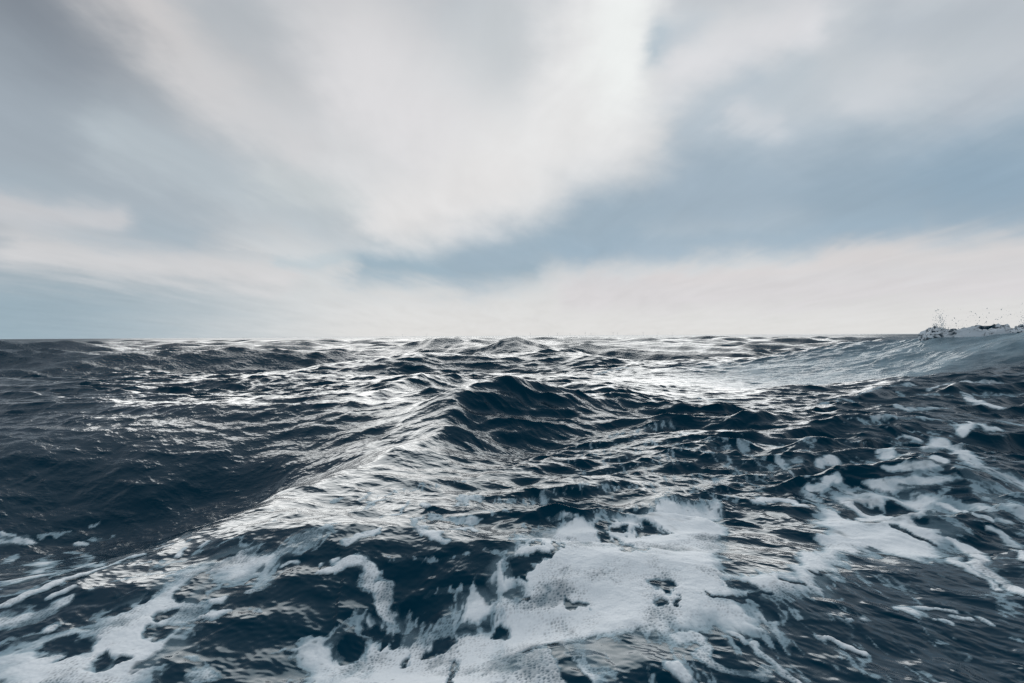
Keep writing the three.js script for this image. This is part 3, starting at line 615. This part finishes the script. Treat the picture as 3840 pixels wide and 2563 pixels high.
// ---------------------------------------------------------------- the crest that breaks at the top of the tall swell on the right
{
  const breaker = new THREE.Group(), A = [15.3, 21.5], B = [17.0, 18.4], rows = 280, around = 84;
  breaker.name = 'breaking_wave';
  breaker.userData = { label: 'small curling breaker tipping over on the crest of the tall swell at the right edge', category: 'wave' };
  const base = new THREE.Vector3((A[0] + B[0]) / 2, 0, -(A[1] + B[1]) / 2);
  breaker.position.copy(base);
  scene.add(breaker);
  // cross-section of the lip: outward from the crest, upward
  const section = new THREE.CatmullRomCurve3([[-1.5, -1.0], [-0.7, -0.25], [-0.28, 0.10], [0.05, 0.2], [0.36, 0.16], [0.56, 0.0], [0.6, -0.2], [0.5, -0.24], [0.34, -0.14], [0.18, -0.12], [0.08, -0.26], [0.1, -0.5], [0.3, -0.85]].map(([u, v]) => new THREE.Vector3(u, v, 0))).getSpacedPoints(around);
  const out = new THREE.Vector2(A[1] - B[1], -(B[0] - A[0])).normalize().multiplyScalar(-1);   // towards the near left (x, d)
  const P = [], U = [], C = [], index = [];
  const crest = (s) => {                                             // where the swell is highest across the line A-B
    let best = -9, found = null;
    for (let k = -2.6; k <= 2.6; k += 0.1) { const x = mixOf(A[0], B[0], s) + out.x * k, d = mixOf(A[1], B[1], s) + out.y * k; seaPoint(x, d, 0.1, point); if (point[2] > best) { best = point[2]; found = [point[0], point[1], point[2]]; } }
    return found;
  };
  const line = new THREE.CatmullRomCurve3(evenly(0, 1, 8).map((s) => { const [x, d, h] = crest(s); return new THREE.Vector3(x, h, d); }));
  for (let i = 0; i <= rows; i++) {
    const s = i / rows, c = line.getPoint(s), x = c.x, d = c.z, size = 0.8 * Math.pow(Math.sin(Math.PI * clamp01(0.09 + 0.83 * s)), 0.6) * (1 + 0.3 * noise(s * 5 + 3, 1)), top = c.y + 0.1 + 0.1 * fbm(s * 7 + 40, 2, 3) - 0.06 * s;
    for (let j = 0; j <= around; j++) {
      const q = section[j], rag = smooth(0.25, 0.5, j / around) * smooth(1, 0.86, j / around);
      const swirl = 0.3 * fbm(s * 17 + 2, j * 0.13, 5, 0.65) * rag, u = size * (q.x + swirl + 0.10 * noise(s * 14, j * 0.05) * rag), v = size * (q.y + 0.42 * fbm(s * 19 - 7, j * 0.13 + 5, 5, 0.65) * rag);
      P.push(x + out.x * u - base.x, top + v, -(d + out.y * u) - base.z);
      U.push(s * 3, j / around * 1.6);
      const froth = 1.2 * fbm(s * 30, j * 0.16 + 9, 5, 0.7) + 0.12 * smooth(0.45, 0.65, j / around) - 0.9 * smooth(0.76, 0.83, j / around) - 0.5 * smooth(0.45, 0.2, j / around);
      const w = smooth(-0.02, 0.22, froth + 0.12);
      C.push(0.82, 0.86, 0.9, w);
      if (i < rows && j < around) { const a = i * (around + 1) + j, b = a + around + 1; index.push(a, b, a + 1, b, b + 1, a + 1); }
    }
  }
  const g = new THREE.BufferGeometry();
  g.setAttribute('position', new THREE.Float32BufferAttribute(P, 3)); g.setAttribute('uv', new THREE.Float32BufferAttribute(U, 2)); g.setIndex(index); g.computeVertexNormals();
  const lip = new THREE.Mesh(g, waterMaterial); lip.name = 'lip'; lip.castShadow = lip.receiveShadow = true;
  const f = g.clone(), N = g.attributes.normal.array, ridgeline = section.reduce((b, q, j) => q.y > section[b].y ? j : b, 0), flip = N[(Math.floor(rows / 2) * (around + 1) + ridgeline) * 3 + 1] < 0 ? -1 : 1;
  for (let i = 0; i < P.length; i++) f.attributes.position.array[i] += 0.008 * flip * N[i];
  f.setAttribute('color', new THREE.Float32BufferAttribute(C, 4));
  const froth = new THREE.Mesh(f, foamMaterial); froth.name = 'froth'; froth.castShadow = froth.receiveShadow = true;
  breaker.add(lip, froth);

  // drops thrown up by it
  const rnd = makeRandom(404), drop = new THREE.IcosahedronGeometry(1, 1), many = 1000, spray = new THREE.InstancedMesh(drop, new THREE.MeshPhysicalMaterial({ name: 'drop of water', color: new THREE.Color().setRGB(0.7, 0.74, 0.76), roughness: 0.12, ior: 1.34 }), many);
  const m = new THREE.Matrix4(), turn = new THREE.Quaternion(), e = new THREE.Euler(), at = new THREE.Vector3(), size = new THREE.Vector3(), jets = [[0.5, 1.15, 0.24], [0.42, 0.8, 0.14], [0.62, 0.8, 0.14], [0.84, 0.7, 0.06], [0.25, 0.35, 0.06]];
  for (let i = 0; i < many; i++) {
    const [s0, reach, wide] = jets[Math.min(4, Math.floor(rnd() * rnd() * 6))], up = Math.pow(rnd(), 2.6) * reach, s = s0 + wide * (rnd() + rnd() - 1) * (0.5 + 1.3 * up) + 0.05 * up, r = 0.0035 + 0.011 * Math.pow(rnd(), 3);
    const c = line.getPoint(clamp01(s));
    at.set(c.x + (s - clamp01(s)) + 0.1 * (rnd() - 0.5), c.y + 0.2 + up * 0.7, -c.z + 0.5 * (rnd() - 0.5));
    turn.setFromEuler(e.set(rnd() * 0.8 - 0.4, 0, rnd() * 2.4 - 1.2)); size.set(r, r * (1 + 2.2 * rnd() * rnd()), r);
    spray.setMatrixAt(i, m.compose(at, turn, size));
  }
  spray.name = 'sea_spray'; spray.castShadow = spray.receiveShadow = true;
  spray.userData = { kind: 'stuff', label: 'fine drops of spray thrown up above the small breaker at the right edge', category: 'spray' };
  scene.add(spray);
}

// ---------------------------------------------------------------- wind turbines, tiny on the horizon
{
  const grey = new THREE.MeshStandardMaterial({ name: 'painted steel', color: new THREE.Color().setRGB(0.78, 0.79, 0.8), roughness: 0.6 });
  const turbine = new THREE.Group(); turbine.name = 'wind_turbine';
  turbine.userData = { label: 'tiny pale wind turbine standing far off on the sea horizon', category: 'wind turbine', group: 'wind turbines along the horizon' };
  const part = (name, geometry, parent) => { const o = new THREE.Mesh(geometry, grey); o.name = name; o.castShadow = o.receiveShadow = true; parent.add(o); return o; };
  part('tower', new THREE.CylinderGeometry(1.5, 2.8, 118, 12).translate(0, 57, 0), turbine);
  part('nacelle', new THREE.CapsuleGeometry(3, 10, 4, 10).rotateX(Math.PI / 2).translate(0, 118, -2), turbine);
  const hub = part('hub', new THREE.SphereGeometry(3, 12, 8, 0, Math.PI * 2, 0, Math.PI / 2).rotateX(Math.PI / 2), turbine);
  hub.position.set(0, 118, 6.5);
  const wing = new THREE.Shape(); wing.moveTo(-1.6, 0); wing.quadraticCurveTo(-3.4, 12, -2.2, 22); wing.lineTo(-0.4, 60); wing.lineTo(0.4, 60); wing.lineTo(1.4, 8); wing.lineTo(1.4, 0);
  const blade = new THREE.ExtrudeGeometry(wing, { depth: 0.8, bevelEnabled: true, bevelSize: 0.3, bevelThickness: 0.4, bevelSegments: 1 });
  for (let k = 0; k < 3; k++) part('blade', blade, hub).rotation.z = k * Math.PI * 2 / 3;
  // azimuth in degrees, distance in units of 1.5 km
  const rnd = makeRandom(8), stand = (a, km, i) => { const t = i ? turbine.clone() : turbine; if (i) t.name = 'wind_turbine_' + String(i).padStart(3, '0'); t.userData = { ...turbine.userData }; t.position.set(Math.sin(a * rad) * km * 1500, 0, -Math.cos(a * rad) * km * 1500); t.children[2].rotation.z = rnd() * 2; t.rotation.y = 0.3; scene.add(t); };
  [[-10.5, 19], [-8.2, 18], [1.78, 17], [3.55, 20], [4.4, 17], [5.6, 20], [7.05, 16], [7.62, 17.5], [9.7, 16], [10.1, 18], [12.5, 15.5], [13.85, 19], [15.2, 20]].forEach(([a, km], i) => stand(a, km, i));
}

renderer.render(scene, camera);
